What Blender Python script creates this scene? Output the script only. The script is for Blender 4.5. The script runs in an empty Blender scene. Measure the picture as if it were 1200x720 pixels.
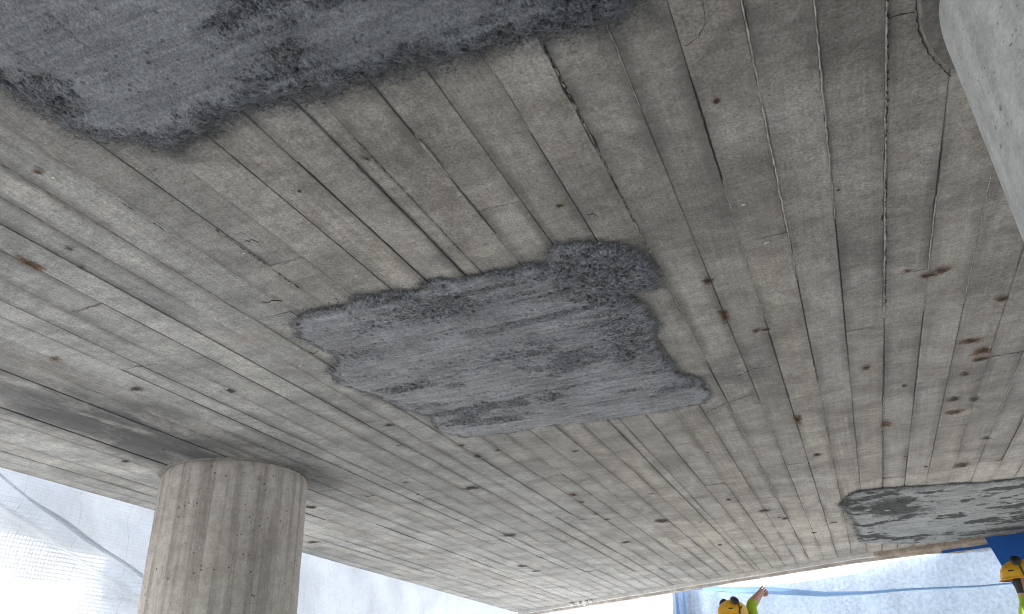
import bpy, bmesh, math, random
import numpy as np
from mathutils import Vector, Matrix

random.seed(7)
rng = np.random.default_rng(11)
scene = bpy.context.scene
COL = scene.collection

# ------------------------------------------------------------------ camera
# world: X across the board marks, Y along them, Z up; ground at 0, soffit at 2.0
CAM = Vector((0.0, 0.0, 0.90))
SOF = 2.0
cd = bpy.data.cameras.new('camera')
cam = bpy.data.objects.new('camera', cd)
COL.objects.link(cam)
right = Vector((0.92120372, 0.38751309, -0.03489009))
up = Vector((0.20646543, -0.41086069, 0.88801212))
fwd = Vector((-0.32978135, 0.82524366, 0.45849445))
cam.matrix_world = Matrix(((right.x, up.x, -fwd.x, CAM.x),
                           (right.y, up.y, -fwd.y, CAM.y),
                           (right.z, up.z, -fwd.z, CAM.z),
                           (0, 0, 0, 1)))
cd.sensor_fit = 'HORIZONTAL'
cd.sensor_width = 36.0
cd.lens = 36.0 * 920 / 1200
cd.clip_start = 0.02
cd.clip_end = 3000
scene.camera = cam

# ------------------------------------------------------------------ sky, sun, exposure
SUN_EL, SUN_AZ = math.radians(36), math.radians(-30)      # azimuth from +Y towards +X
world = bpy.data.worlds.new('World')
scene.world = world
world.use_nodes = True
wn = world.node_tree
bg = wn.nodes['Background']
sky = wn.nodes.new('ShaderNodeTexSky')
sky.sky_type = 'NISHITA'
sky.sun_disc = False
sky.sun_elevation = SUN_EL
sky.sun_rotation = SUN_AZ
sky.air_density = 1.0
sky.dust_density = 2.5
wn.links.new(sky.outputs[0], bg.inputs[0])
bg.inputs[1].default_value = 0.12
sl = bpy.data.lights.new('sun', 'SUN')
sl.energy = 3.6
sl.angle = math.radians(0.6)
sl.color = (1.0, 0.965, 0.91)
sun = bpy.data.objects.new('sun', sl)
COL.objects.link(sun)
sdir = Vector((math.sin(SUN_AZ) * math.cos(SUN_EL), math.cos(SUN_AZ) * math.cos(SUN_EL), math.sin(SUN_EL)))
sun.rotation_euler = sdir.to_track_quat('Z', 'Y').to_euler()
sun.location = sdir * 40
vs = scene.view_settings
vs.view_transform = 'Standard'
vs.look = 'None'
vs.gamma = 1.0
vs.exposure = 2.66
vs.use_curve_mapping = False
scene.cycles.filter_width = 1.05
try:
    scene.cycles.max_bounces = 14
    scene.cycles.diffuse_bounces = 8
    scene.cycles.transmission_bounces = 8
    scene.cycles.transparent_max_bounces = 16
except Exception:
    pass

# ------------------------------------------------------------------ node helpers
class NT:
    def __init__(self, name):
        self.m = bpy.data.materials.new(name)
        self.m.use_nodes = True
        self.t = self.m.node_tree
        self.t.nodes.clear()
        self.out = self.t.nodes.new('ShaderNodeOutputMaterial')
    def n(self, kind, **kw):
        x = self.t.nodes.new(kind)
        for k, v in kw.items():
            setattr(x, k, v)
        return x
    def put(self, sock, v):
        if isinstance(v, bpy.types.NodeSocket):
            self.t.links.new(v, sock)
        elif v is not None:
            sock.default_value = v
    def pos(self):
        return self.n('ShaderNodeNewGeometry').outputs['Position']
    def math(self, op, a, b=None, c=None, clamp=False):
        x = self.n('ShaderNodeMath', operation=op, use_clamp=clamp)
        self.put(x.inputs[0], a)
        self.put(x.inputs[1], b)
        self.put(x.inputs[2], c)
        return x.outputs[0]
    def scale(self, vec, s, off=(0, 0, 0)):
        x = self.n('ShaderNodeMapping')
        self.put(x.inputs['Vector'], vec)
        x.inputs['Scale'].default_value = s
        x.inputs['Location'].default_value = off
        return x.outputs[0]
    def noise(self, vec, scale, detail=4, rough=0.55, dist=0.0):
        x = self.n('ShaderNodeTexNoise')
        self.put(x.inputs['Vector'], vec)
        x.inputs['Scale'].default_value = scale
        x.inputs['Detail'].default_value = detail
        x.inputs['Roughness'].default_value = rough
        x.inputs['Distortion'].default_value = dist
        return x.outputs['Fac']
    def voronoi(self, vec, scale, feature='F1'):
        x = self.n('ShaderNodeTexVoronoi', feature=feature)
        self.put(x.inputs['Vector'], vec)
        x.inputs['Scale'].default_value = scale
        return x.outputs['Distance']
    def ramp(self, f, a, b, lo=0.0, hi=1.0, smooth=True):
        x = self.n('ShaderNodeMapRange', interpolation_type='SMOOTHSTEP' if smooth else 'LINEAR')
        self.put(x.inputs['Value'], f)
        self.put(x.inputs['From Min'], a)
        self.put(x.inputs['From Max'], b)
        self.put(x.inputs['To Min'], lo)
        self.put(x.inputs['To Max'], hi)
        return x.outputs['Result']
    def mix(self, f, a, b, blend='MIX'):
        x = self.n('ShaderNodeMix', data_type='RGBA', blend_type=blend)
        self.put(x.inputs[0], f)
        self.put(x.inputs[6], a if not isinstance(a, tuple) else (*a, 1))
        self.put(x.inputs[7], b if not isinstance(b, tuple) else (*b, 1))
        return x.outputs[2]
    def mulv(self, col, f):
        x = self.n('ShaderNodeVectorMath', operation='SCALE')
        self.put(x.inputs[0], col)
        self.put(x.inputs['Scale'], f)
        return x.outputs[0]
    def attr(self, name):
        return self.n('ShaderNodeAttribute', attribute_name=name).outputs['Fac']
    def bump(self, h, strength, dist, normal=None):
        x = self.n('ShaderNodeBump')
        self.put(x.inputs['Height'], h)
        x.inputs['Strength'].default_value = strength
        x.inputs['Distance'].default_value = dist
        if normal is not None:
            self.put(x.inputs['Normal'], normal)
        return x.outputs[0]
    def principled(self, col, rough=0.85, normal=None, spec=0.3):
        x = self.n('ShaderNodeBsdfPrincipled')
        self.put(x.inputs['Base Color'], col if not isinstance(col, tuple) else (*col, 1))
        self.put(x.inputs['Roughness'], rough)
        x.inputs['Specular IOR Level'].default_value = spec
        if normal is not None:
            self.put(x.inputs['Normal'], normal)
        return x.outputs[0]
    def done(self, sh):
        self.t.links.new(sh, self.out.inputs['Surface'])
        return self.m

def sep(t, vec):
    x = t.n('ShaderNodeSeparateXYZ')
    t.put(x.inputs[0], vec)
    return x.outputs

# ------------------------------------------------------------------ materials
def board_concrete(name):
    t = NT(name)
    P = t.pos()
    rnd = t.n('ShaderNodeObjectInfo').outputs['Random']
    uvn = t.n('ShaderNodeUVMap', uv_map='board')
    U = sep(t, uvn.outputs[0])
    # every board printed its own grain: shift the texture by a random amount
    comb = t.n('ShaderNodeCombineXYZ')
    t.put(comb.inputs[0], t.math('MULTIPLY', rnd, 31.0))
    t.put(comb.inputs[1], t.math('MULTIPLY', rnd, 77.0))
    addv = t.n('ShaderNodeVectorMath', operation='ADD')
    t.put(addv.inputs[0], P)
    t.put(addv.inputs[1], comb.outputs[0])
    Q = addv.outputs[0]
    big = t.noise(P, 0.9, 5, 0.6)
    mid = t.noise(P, 4.2, 6, 0.62, 0.4)
    grain = t.noise(t.scale(Q, (70, 2.2, 1)), 1.0, 5, 0.6, 0.6)
    grain2 = t.noise(t.scale(Q, (190, 5.0, 1)), 1.0, 3, 0.6)
    cross = t.noise(t.scale(Q, (7, 26, 1)), 1.0, 5, 0.65, 0.8)
    fine = t.noise(P, 150, 4, 0.7)
    specks = t.noise(P, 420, 2, 0.7)
    light_tint = t.ramp(t.math('ADD', sep(t, P)[0], t.math('MULTIPLY', t.math('SUBTRACT', big, 0.5), 1.6)), -2.2, -0.5)
    col = t.mix(light_tint, (0.335, 0.340, 0.332), (0.342, 0.322, 0.290))  # left cool, right warm: tint of the light painted into the concrete
    col = t.mix(t.ramp(big, 0.36, 0.68), col, t.mulv(col, 1.10))
    col = t.mix(t.ramp(mid, 0.52, 0.74), col, (0.43, 0.415, 0.385))
    col = t.mulv(col, t.ramp(rnd, 0, 1, 0.89, 1.08, False))
    col = t.mulv(col, t.ramp(mid, 0.30, 0.6, 0.64, 1.06))
    hue = t.math('FRACT', t.math('MULTIPLY', rnd, 13.7))
    col = t.mix(t.ramp(hue, 0.3, 1.0, 0.0, 0.30), col, t.mix(1.0, col, (1.05, 0.98, 0.88), 'MULTIPLY'))
    gk = t.ramp(t.math('FRACT', t.math('MULTIPLY', rnd, 29.3)), 0.55, 1.0, 0.0, 1.0)
    col = t.mulv(col, t.math('ADD', 1.0, t.math('MULTIPLY', gk, t.ramp(grain, 0.3, 0.7, -0.09, 0.06))))
    col = t.mulv(col, t.ramp(grain, 0.3, 0.7, 0.92, 1.05))
    col = t.mulv(col, t.ramp(grain2, 0.3, 0.7, 0.96, 1.03))
    col = t.mulv(col, t.ramp(cross, 0.28, 0.72, 0.87, 1.08))
    col = t.mulv(col, t.ramp(fine, 0.28, 0.72, 0.70, 1.26))
    spot = t.noise(P, 38, 5, 0.7)
    col = t.mulv(col, t.ramp(spot, 0.3, 0.68, 0.84, 1.10))
    col = t.mulv(col, t.ramp(specks, 0.3, 0.7, 0.86, 1.12))
    # grime that crept in along the board joints, broken up along their length
    du = t.math('MULTIPLY', t.math('MINIMUM', U[0], t.math('SUBTRACT', 1.0, U[0])), 0.117)
    wob = t.math('MULTIPLY', t.noise(t.scale(Q, (30, 14, 1)), 1.0, 5, 0.7), 0.016)
    edge = t.ramp(t.math('SUBTRACT', du, wob), 0.029, -0.006)
    along = t.ramp(t.noise(t.scale(Q, (2.0, 1.5, 1)), 1.0, 4, 0.6), 0.40, 0.66)
    grime = t.math('MULTIPLY', t.math('MULTIPLY', edge, along), t.ramp(t.noise(P, 75, 4, 0.75), 0.30, 0.62, 0.35, 1.0))
    col = t.mix(t.math('MULTIPLY', grime, 0.72), col, (0.085, 0.08, 0.075))
    hair = t.ramp(t.math('SUBTRACT', du, t.math('MULTIPLY', fine, 0.002)), 0.0026, -0.0006)
    col = t.mix(t.math('MULTIPLY', hair, t.ramp(along, 0, 1, 0.30, 0.70)), col, (0.09, 0.085, 0.078))
    # long soft stains along the boards
    longst = t.ramp(t.noise(t.scale(Q, (9, 0.7, 1)), 1.0, 4, 0.55), 0.56, 0.74)
    col = t.mix(t.math('MULTIPLY', longst, 0.30), col, (0.16, 0.15, 0.14))
    # ochre rust bleed, sparse
    och = t.ramp(t.noise(t.scale(P, (2.4, 1.5, 1), (4.2, 1.7, 0)), 1.0, 4, 0.6), 0.66, 0.80)
    col = t.mix(t.math('MULTIPLY', och, 0.30), col, (0.36, 0.25, 0.14))
    # dark water stain that runs along the boards up to the round column
    S = sep(t, P)
    sw = t.math('MULTIPLY', t.math('SUBTRACT', t.noise(P, 3.4, 6, 0.7), 0.5), 0.75)
    sx = t.math('ABSOLUTE', t.math('ADD', t.math('ADD', S[0], 2.66), sw))
    sx2 = t.ramp(sx, 0.52, 0.06)
    sy = t.math('MULTIPLY', t.ramp(S[1], 1.1, 2.0), t.ramp(S[1], 3.9, 3.1))
    st = t.math('MULTIPLY', sx2, sy)
    st = t.math('MULTIPLY', st, t.ramp(t.noise(t.scale(P, (7, 2.6, 1)), 1.0, 6, 0.7, 0.6), 0.24, 0.54))
    col = t.mix(t.math('MULTIPLY', st, 0.92), col, (0.06, 0.061, 0.064))
    # damp smudge beside the middle repair
    mx = t.math('MULTIPLY', t.math('ADD', S[0], 0.24), 5.0)
    my = t.math('MULTIPLY', t.math('ADD', S[1], -2.82), 4.5)
    md = t.math('SQRT', t.math('ADD', t.math('MULTIPLY', mx, mx), t.math('MULTIPLY', my, my)))
    ms = t.math('MULTIPLY', t.ramp(md, 1.25, 0.1), t.ramp(t.noise(P, 13, 5, 0.7), 0.35, 0.6))
    col = t.mix(t.math('MULTIPLY', ms, 0.6), col, (0.11, 0.105, 0.10))
    # air holes
    pv = t.voronoi(P, 46)
    pg = t.ramp(t.noise(P, 5.5, 3), 0.50, 0.62)
    pit = t.math('MULTIPLY', t.ramp(pv, 0.12, 0.05), pg)
    col = t.mix(t.math('MULTIPLY', pit, 0.7), col, (0.07, 0.065, 0.06))
    h = t.math('ADD', t.math('MULTIPLY', grain, 0.3), t.math('MULTIPLY', fine, 0.8))
    h = t.math('ADD', h, t.math('MULTIPLY', cross, 0.35))
    h = t.math('SUBTRACT', h, t.math('MULTIPLY', pit, 1.6))
    nrm = t.bump(h, 0.55, 0.004)
    return t.done(t.principled(col, t.ramp(mid, 0.3, 0.7, 0.72, 0.92), nrm, 0.25))

def column_concrete(name, base, light, dark, pits, streak, seed):
    t = NT(name)
    P = t.pos()
    Q = t.scale(P, (1, 1, 1), (seed, seed * 2, 0))
    big = t.noise(Q, 2.6, 5, 0.6)
    v = t.noise(t.scale(Q, (24, 24, 0.9)), 1.0, 5, 0.62, 0.3)
    v2 = t.noise(t.scale(Q, (48, 48, 1.4)), 1.0, 4, 0.65)
    fine = t.noise(Q, 130, 4, 0.7)
    blot = t.noise(Q, 22, 5, 0.7)
    col = t.mix(t.ramp(big, 0.35, 0.65), base, light)
    col = t.mix(t.math('MULTIPLY', t.ramp(v, 0.44, 0.64), streak), col, dark)
    col = t.mix(t.math('MULTIPLY', t.ramp(v2, 0.54, 0.72), streak * 0.55), col, dark)
    col = t.mulv(col, t.ramp(fine, 0.25, 0.75, 0.84, 1.12))
    col = t.mulv(col, t.ramp(blot, 0.3, 0.7, 0.82, 1.10))
    pv = t.voronoi(Q, 33)
    gate = t.ramp(t.noise(Q, 9, 3), 0.46, 0.6)
    pit = t.math('MULTIPLY', t.ramp(pv, 0.19, 0.08), gate)
    pv2 = t.voronoi(Q, 95)
    pit2 = t.math('MULTIPLY', t.ramp(pv2, 0.22, 0.10), t.ramp(t.noise(Q, 14, 3), 0.5, 0.62))
    pp = t.math('MAXIMUM', pit, t.math('MULTIPLY', pit2, 0.7))
    col = t.mix(t.math('MULTIPLY', pp, pits), col, (0.07, 0.068, 0.062))
    h = t.math('SUBTRACT', t.math('ADD', t.math('MULTIPLY', fine, 0.5), t.math('MULTIPLY', v2, 0.5)), t.math('MULTIPLY', pp, 2.0))
    return t.done(t.principled(col, 0.82, t.bump(h, 0.5, 0.004), 0.25))

def mortar(name, smooth_col, rough_col, reach=0.06, cover=0.55, gs=1.0):
    t = NT(name)
    P = t.scale(t.pos(), (1, 1, 0))   # plan coordinates, so steep little faces do not stretch the grain
    d = t.attr('edge')          # metres inside the outline (negative in the spatter)
    r = t.attr('rough')
    fine = t.noise(P, 120, 4, 0.75)
    grit = t.noise(P, 330, 3, 0.8)
    strk = t.noise(t.scale(P, (5, 46, 1)), 1.0, 5, 0.7, 0.3)
    mid = t.noise(P, 24, 5, 0.7)
    patchy = t.noise(P, 5, 5, 0.65)
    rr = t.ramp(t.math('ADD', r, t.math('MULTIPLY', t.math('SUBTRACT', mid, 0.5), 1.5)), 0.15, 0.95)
    col = t.mix(rr, smooth_col, rough_col)  # rough tone is wet mortar plus self-shadow of its pits, painted in
    col = t.mulv(col, t.ramp(strk, 0.3, 0.7, 0.74, 1.26))
    col = t.mulv(col, t.ramp(patchy, 0.3, 0.7, 0.78, 1.20))
    # sand grains: each its own tone, standing proud or fallen out of the skin
    def grains(scale):
        x = t.n('ShaderNodeTexVoronoi', feature='F1')
        t.put(x.inputs['Vector'], P)
        x.inputs['Scale'].default_value = scale
        return x.outputs['Distance'], sep(t, x.outputs['Color'])[0]
    gd, gc = grains(150 * gs)
    hd, hc = grains(75 * gs)
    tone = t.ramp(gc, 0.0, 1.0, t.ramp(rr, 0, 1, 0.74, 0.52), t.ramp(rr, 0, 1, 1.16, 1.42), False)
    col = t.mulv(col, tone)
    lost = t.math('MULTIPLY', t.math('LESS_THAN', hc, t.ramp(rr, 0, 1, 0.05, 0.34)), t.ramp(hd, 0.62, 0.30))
    col = t.mulv(col, t.ramp(lost, 0, 1, 1.0, 0.55))  # pits of lost grains darkened in colour, in place of their shade
    col = t.mulv(col, t.ramp(fine, 0.28, 0.72, 0.80, 1.18))
    col = t.mulv(col, t.ramp(grit, 0.3, 0.7, 0.86, 1.12))
    rim = t.ramp(d, 0.045, -0.02)
    col = t.mix(t.math('MULTIPLY', rim, 0.42), col, (0.075, 0.08, 0.085))
    h = t.math('MULTIPLY', t.math('SUBTRACT', 0.6, gd), t.ramp(rr, 0, 1, 0.25, 0.9))
    h = t.math('ADD', h, t.math('MULTIPLY', fine, 0.4))
    h = t.math('SUBTRACT', h, t.math('MULTIPLY', lost, t.ramp(rr, 0, 1, 0.5, 1.0)))
    nrm = t.bump(h, 0.9, 0.006)
    sh = t.principled(col, t.ramp(rr, 0, 1, 0.62, 0.85), nrm, 0.35)
    # spatter: broken cover that thins outwards
    sp = t.math('ADD', t.math('MULTIPLY', t.noise(P, 105, 3, 0.85), 0.62), t.math('MULTIPLY', t.noise(P, 20, 4, 0.7), 0.38))
    a = t.ramp(t.math('ADD', sp, t.math('MULTIPLY', d, 0.30 / reach)), 0.43, 0.52)
    a = t.math('MULTIPLY', a, t.ramp(d, -reach, -0.25 * reach))
    film = t.math('MULTIPLY', t.ramp(d, -reach, 0.01), t.ramp(t.noise(P, 60, 4, 0.7), 0.25, 0.7, 0.25, 0.8))
    a = t.math('MAXIMUM', a, t.math('MULTIPLY', film, cover))
    tr = t.n('ShaderNodeBsdfTransparent').outputs[0]
    mx = t.n('ShaderNodeMixShader')
    t.put(mx.inputs[0], a)
    t.put(mx.inputs[1], tr)
    t.put(mx.inputs[2], sh)
    return t.done(mx.outputs[0])

def stain(name, core, rim, seed):
    t = NT(name)
    P = t.pos()
    d = t.attr('radial')        # 0 centre .. 1 rim
    nz = t.noise(t.scale(P, (1, 1, 1), (seed, 0, 0)), 38, 5, 0.75)
    nz2 = t.noise(P, 170, 3, 0.7)
    k = t.math('ADD', d, t.math('MULTIPLY', t.math('SUBTRACT', nz, 0.5), 1.9))
    a = t.ramp(k, 0.95, 0.25)
    a = t.math('MULTIPLY', a, t.ramp(nz2, 0.25, 0.6, 0.55, 1.0))
    col = t.mix(t.ramp(k, 0.20, 0.55), core, rim)
    sh = t.principled(col, 0.9, t.bump(nz2, 0.5, 0.003), 0.2)
    mx = t.n('ShaderNodeMixShader')
    t.put(mx.inputs[0], a)
    t.put(mx.inputs[1], t.n('ShaderNodeBsdfTransparent').outputs[0])
    t.put(mx.inputs[2], sh)
    return t.done(mx.outputs[0])

def plain(name, col, rough=0.8, amount=0.15, scale=20, bump=0.2, spec=0.3):
    t = NT(name)
    P = t.n('ShaderNodeTexCoord').outputs['Object']
    nz = t.noise(P, scale, 5, 0.65)
    c = t.mulv(t.mix(0.0, col, col), t.ramp(nz, 0.3, 0.7, 1 - amount, 1 + amount))
    return t.done(t.principled(c, rough, t.bump(nz, bump, 0.004), spec))

def cloth_sheet(name, col, trans, weave=0.012, clear=0.0, thread=0.10, line=0.25, speck=0.04):
    """woven plastic sheeting: part reflects, part glows through, a little is open mesh"""
    t = NT(name)
    uvn = t.n('ShaderNodeUVMap', uv_map='cloth').outputs[0]
    U = sep(t, uvn)
    P = t.pos()
    wob = t.math('MULTIPLY', t.noise(P, 3, 3), 0.008)
    su = t.math('SINE', t.math('MULTIPLY', t.math('ADD', U[0], wob), 2 * math.pi / weave))
    sv = t.math('SINE', t.math('MULTIPLY', t.math('ADD', U[1], wob), 2 * math.pi / weave))
    w = t.math('MULTIPLY', t.math('ADD', t.math('ABSOLUTE', su), t.math('ABSOLUTE', sv)), 0.5)
    thr = t.ramp(t.math('MINIMUM', t.math('ABSOLUTE', su), t.math('ABSOLUTE', sv)), 0.0, 0.45, 1.0, 0.0)
    lu = t.math('ABSOLUTE', t.math('SUBTRACT', t.math('FRACT', t.math('DIVIDE', t.math('ADD', U[0], wob), line)), 0.5))
    lv = t.math('ABSOLUTE', t.math('SUBTRACT', t.math('FRACT', t.math('DIVIDE', U[1], line * 1.7)), 0.5))
    ln = t.math('MAXIMUM', t.ramp(lu, 0.022, 0.008), t.ramp(lv, 0.016, 0.006))
    ln = t.math('MULTIPLY', ln, t.ramp(t.noise(P, 30, 4, 0.7), 0.42, 0.6))
    soil = t.noise(P, 2.2, 5, 0.6)
    c = t.mulv(t.mix(0.0, col, col), t.ramp(soil, 0.3, 0.7, 0.86, 1.06))
    c = t.mulv(c, t.math('SUBTRACT', 1.0, t.math('MULTIPLY', thr, thread)))
    c = t.mulv(c, t.math('SUBTRACT', 1.0, t.math('MULTIPLY', ln, 0.13)))
    c = t.mulv(c, t.ramp(t.noise(P, 34, 4, 0.75), 0.3, 0.7, 1.0 - speck, 1.0 + speck))
    nrm = t.bump(w, 0.25 if thread else 0.0, 0.002)
    di = t.n('ShaderNodeBsdfDiffuse')
    t.put(di.inputs[0], c)
    t.put(di.inputs['Normal'], nrm)
    tl = t.n('ShaderNodeBsdfTranslucent')
    t.put(tl.inputs[0], c)
    mx = t.n('ShaderNodeMixShader')
    mx.inputs[0].default_value = trans
    t.put(mx.inputs[1], di.outputs[0])
    t.put(mx.inputs[2], tl.outputs[0])
    mx2 = t.n('ShaderNodeMixShader')
    t.put(mx2.inputs[0], t.math('MULTIPLY', t.ramp(w, 0.55, 0.9), clear))
    t.put(mx2.inputs[1], mx.outputs[0])
    t.put(mx2.inputs[2], t.n('ShaderNodeBsdfTransparent').outputs[0])
    return t.done(mx2.outputs[0])

M = {}
M['board'] = board_concrete('board_marked_concrete')
M['slab'] = plain('raw_concrete', (0.20, 0.19, 0.175), 0.9, 0.2, 9)
M['fin'] = plain('cement_fin', (0.36, 0.335, 0.295), 0.85, 0.32, 45, 0.5)
M['lip'] = plain('pale_edge_concrete', (0.58, 0.57, 0.55), 0.85, 0.15, 14, 0.4)
M['lip_dark'] = plain('stained_edge_concrete', (0.43, 0.395, 0.36), 0.85, 0.25, 12, 0.4)
M['brown'] = plain('brown_damp_render', (0.31, 0.26, 0.205), 0.8, 0.35, 10, 0.6)
M['col_near'] = column_concrete('pale_column_concrete', (0.37, 0.385, 0.38), (0.43, 0.442, 0.435), (0.28, 0.29, 0.288), 0.85, 0.35, 3.0)  # cooler than the other column: the light on it put into the colour
M['col_far'] = column_concrete('brown_column_concrete', (0.400, 0.370, 0.332), (0.45, 0.425, 0.39), (0.205, 0.19, 0.172), 0.85, 0.62, 9.0)
M['collar'] = plain('collar_concrete', (0.19, 0.18, 0.165), 0.9, 0.3, 40, 0.8)
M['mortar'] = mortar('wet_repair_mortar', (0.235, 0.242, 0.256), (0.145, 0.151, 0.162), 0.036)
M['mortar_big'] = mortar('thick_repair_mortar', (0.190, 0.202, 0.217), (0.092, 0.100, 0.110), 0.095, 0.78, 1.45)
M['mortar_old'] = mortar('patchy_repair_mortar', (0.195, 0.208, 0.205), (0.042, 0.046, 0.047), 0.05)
M['grit'] = plain('mortar_grit', (0.20, 0.203, 0.205), 0.85, 0.65, 120)
M['rust'] = stain('rust_bleed', (0.026, 0.014, 0.010), (0.20, 0.098, 0.045), 1.0)
M['pit'] = stain('dark_hole_stain', (0.022, 0.017, 0.014), (0.10, 0.075, 0.055), 5.0)
M['lime'] = stain('lime_crumb', (0.62, 0.61, 0.58), (0.48, 0.46, 0.42), 8.0)
M['wire'] = plain('tie_wire_metal', (0.06, 0.045, 0.035), 0.7, 0.3, 60)
M['crack'] = plain('open_crack', (0.05, 0.046, 0.042), 0.95, 0.4, 80)
M['sheet'] = cloth_sheet('white_mesh_sheeting', (0.62, 0.65, 0.68), 0.36, 0.038, 0.06, 0.19, 0.36)
M['sheet2'] = cloth_sheet('white_mesh_added_layer', (0.62, 0.67, 0.74), 0.50, 0.040, 0.03, 0.15, 0.5)
M['net'] = cloth_sheet('pale_blue_sheeting', (0.365, 0.455, 0.575), 0.15, 0.030, 0.0, 0.0, 9.0, 0.16)
M['hem'] = cloth_sheet('blue_hem', (0.28, 0.45, 0.72), 0.22, 0.02, 0.0, 0.1, 0.6)
M['tarp'] = cloth_sheet('deep_blue_tarpaulin', (0.03, 0.11, 0.36), 0.22, 0.02, 0.0, 0.1, 0.4)
M['ground'] = plain('pale_gravel', (0.42, 0.412, 0.395), 0.95, 0.25, 6, 0.6)
M['skin'] = plain('skin', (0.42, 0.23, 0.15), 0.55, 0.08, 30, 0.1)
M['lime_cloth'] = plain('lime_safety_cloth', (0.30, 0.42, 0.03), 0.8, 0.12, 18, 0.3)
M['band'] = plain('grey_reflective_band', (0.5, 0.5, 0.5), 0.45, 0.06, 40)
M['navy'] = plain('navy_work_cloth', (0.025, 0.03, 0.05), 0.85, 0.2, 18, 0.3)
M['boot'] = plain('black_boot', (0.02, 0.02, 0.02), 0.6, 0.2, 18)
M['yellow'] = plain('yellow_helmet_plastic', (0.66, 0.36, 0.02), 0.38, 0.10, 14, 0.05, 0.5)
M['black'] = plain('black_plastic', (0.018, 0.020, 0.022), 0.5, 0.2, 30, 0.1)
M['eye'] = plain('eye', (0.05, 0.03, 0.02), 0.3, 0.0, 10, 0.0)

# ------------------------------------------------------------------ mesh helpers
def mesh_obj(name, verts, faces, mat, parent=None, smooth=False):
    me = bpy.data.meshes.new(name)
    me.from_pydata([tuple(map(float, v)) for v in verts], [], faces)
    me.validate()
    if mat is not None:
        me.materials.append(mat)
    if smooth:
        me.polygons.foreach_set('use_smooth', [True] * len(me.polygons))
    o = bpy.data.objects.new(name, me)
    COL.objects.link(o)
    if parent is not None:
        o.parent = parent
    return o

def tag(o, label=None, cat=None, group=None, kind=None):
    for k, v in (('label', label), ('category', cat), ('group', group), ('kind', kind)):
        if v:
            o[k] = v
    return o

def empty(name, loc, rz=0.0):
    o = bpy.data.objects.new(name, None)
    o.location = loc
    o.rotation_euler = (0, 0, rz)
    COL.objects.link(o)
    return o

def vnoise(x, y, seed=0):
    """value noise in [0,1], numpy"""
    xi = np.floor(x).astype(np.int64); yi = np.floor(y).astype(np.int64)
    xf = x - xi; yf = y - yi
    def h(a, b):
        n = (a * 374761393 + b * 668265263 + seed * 1274126177) & 0xFFFFFFFF
        n = ((n ^ (n >> 13)) * 1274126177) & 0xFFFFFFFF
        return ((n ^ (n >> 16)) & 0xFFFF) / 65535.0
    u = xf * xf * xf * (xf * (xf * 6 - 15) + 10); v = yf * yf * yf * (yf * (yf * 6 - 15) + 10)
    a = h(xi, yi) * (1 - u) + h(xi + 1, yi) * u
    b = h(xi, yi + 1) * (1 - u) + h(xi + 1, yi + 1) * u
    return a * (1 - v) + b * v

def fbm(x, y, seed=0, octv=4, gain=0.55):
    s = 0; a = 1.0; tot = 0
    for k in range(octv):
        s = s + a * vnoise(x * 2 ** k + 17.3 * k, y * 2 ** k - 9.1 * k, seed + k)
        tot += a; a *= gain
    return s / tot

def sstep(a, b, x):
    t = np.clip((x - a) / (b - a), 0, 1)
    return t * t * (3 - 2 * t)

# ------------------------------------------------------------------ ground
g = mesh_obj('ground', [(-900, -900, 0), (900, -900, 0), (900, 900, 0), (-900, 900, 0)], [(0, 1, 2, 3)], M['ground'])
tag(g, kind='structure')

# ------------------------------------------------------------------ slab
def xw(x, y):
    """board lines fan out very slightly towards the left edge, as cast"""
    k = max(0.0, (-1.15 - x)) / 2.40 * 0.052
    return x - k * (y - 2.0)

FAR = [(-6.0, 10.60), (-4.02, 9.61), (-1.61, 8.392), (0.038, 7.58), (0.70, 7.42), (1.277, 7.189), (4.6, 5.80)]
def yfar(x):
    for (a, b) in zip(FAR[:-1], FAR[1:]):
        if x <= b[0]:
            t = (x - a[0]) / (b[0] - a[0])
            return a[1] + t * (b[1] - a[1])
    return FAR[-1][1]

XL = -3.555                      # left edge, in unwarped board coordinates
XR = 4.2
YN = -6.0
slab = empty('concrete_slab', (0, 0, 0))
tag(slab, 'board-marked grey concrete slab overhead with dark mortar repairs', 'concrete slab')
# the solid body above the printed face
n = 14
outl = [(xw(XL, YN + (9.62 - YN) * i / n), YN + (9.62 - YN) * i / n) for i in range(n + 1)]
outl += [(x, y) for x, y in FAR if -3.9 < x < 4.2] + [(XR, yfar(XR)), (XR, YN)]
nb = len(outl)
ver = [(x, y, SOF + 0.0045) for x, y in outl] + [(x, y, SOF + 0.42) for x, y in outl]
fac = [tuple(range(nb))[::-1], tuple(range(nb, 2 * nb))] + [(i, (i + 1) % nb, nb + (i + 1) % nb, nb + i) for i in range(nb)]
mesh_obj('slab_body', ver, fac, M['slab'], slab)

K = 1.1 / 1.35
joints = [u * K for u in (-2.981, -2.840, -2.692, -2.584, -2.440, -2.280, -2.145, -2.020, -1.885, -1.722, -1.581, -1.445,
                          -1.300, -1.160, -1.023, -0.964, -0.820, -0.679, -0.540, -0.401, -0.252, -0.113, 0.034, 0.179,
                          0.327, 0.471, 0.614, 0.766, 0.910)]
x = joints[0]
while x - 0.118 > XL + 0.07:
    x -= random.choice((0.112, 0.117, 0.120, 0.085, 0.118))
    joints.insert(0, x)
joints.insert(0, XL + 0.002)
YB0 = -0.6
x = joints[-1]
while x < 2.1:
    x += random.uniform(0.112, 0.121)
    joints.append(x)

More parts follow.
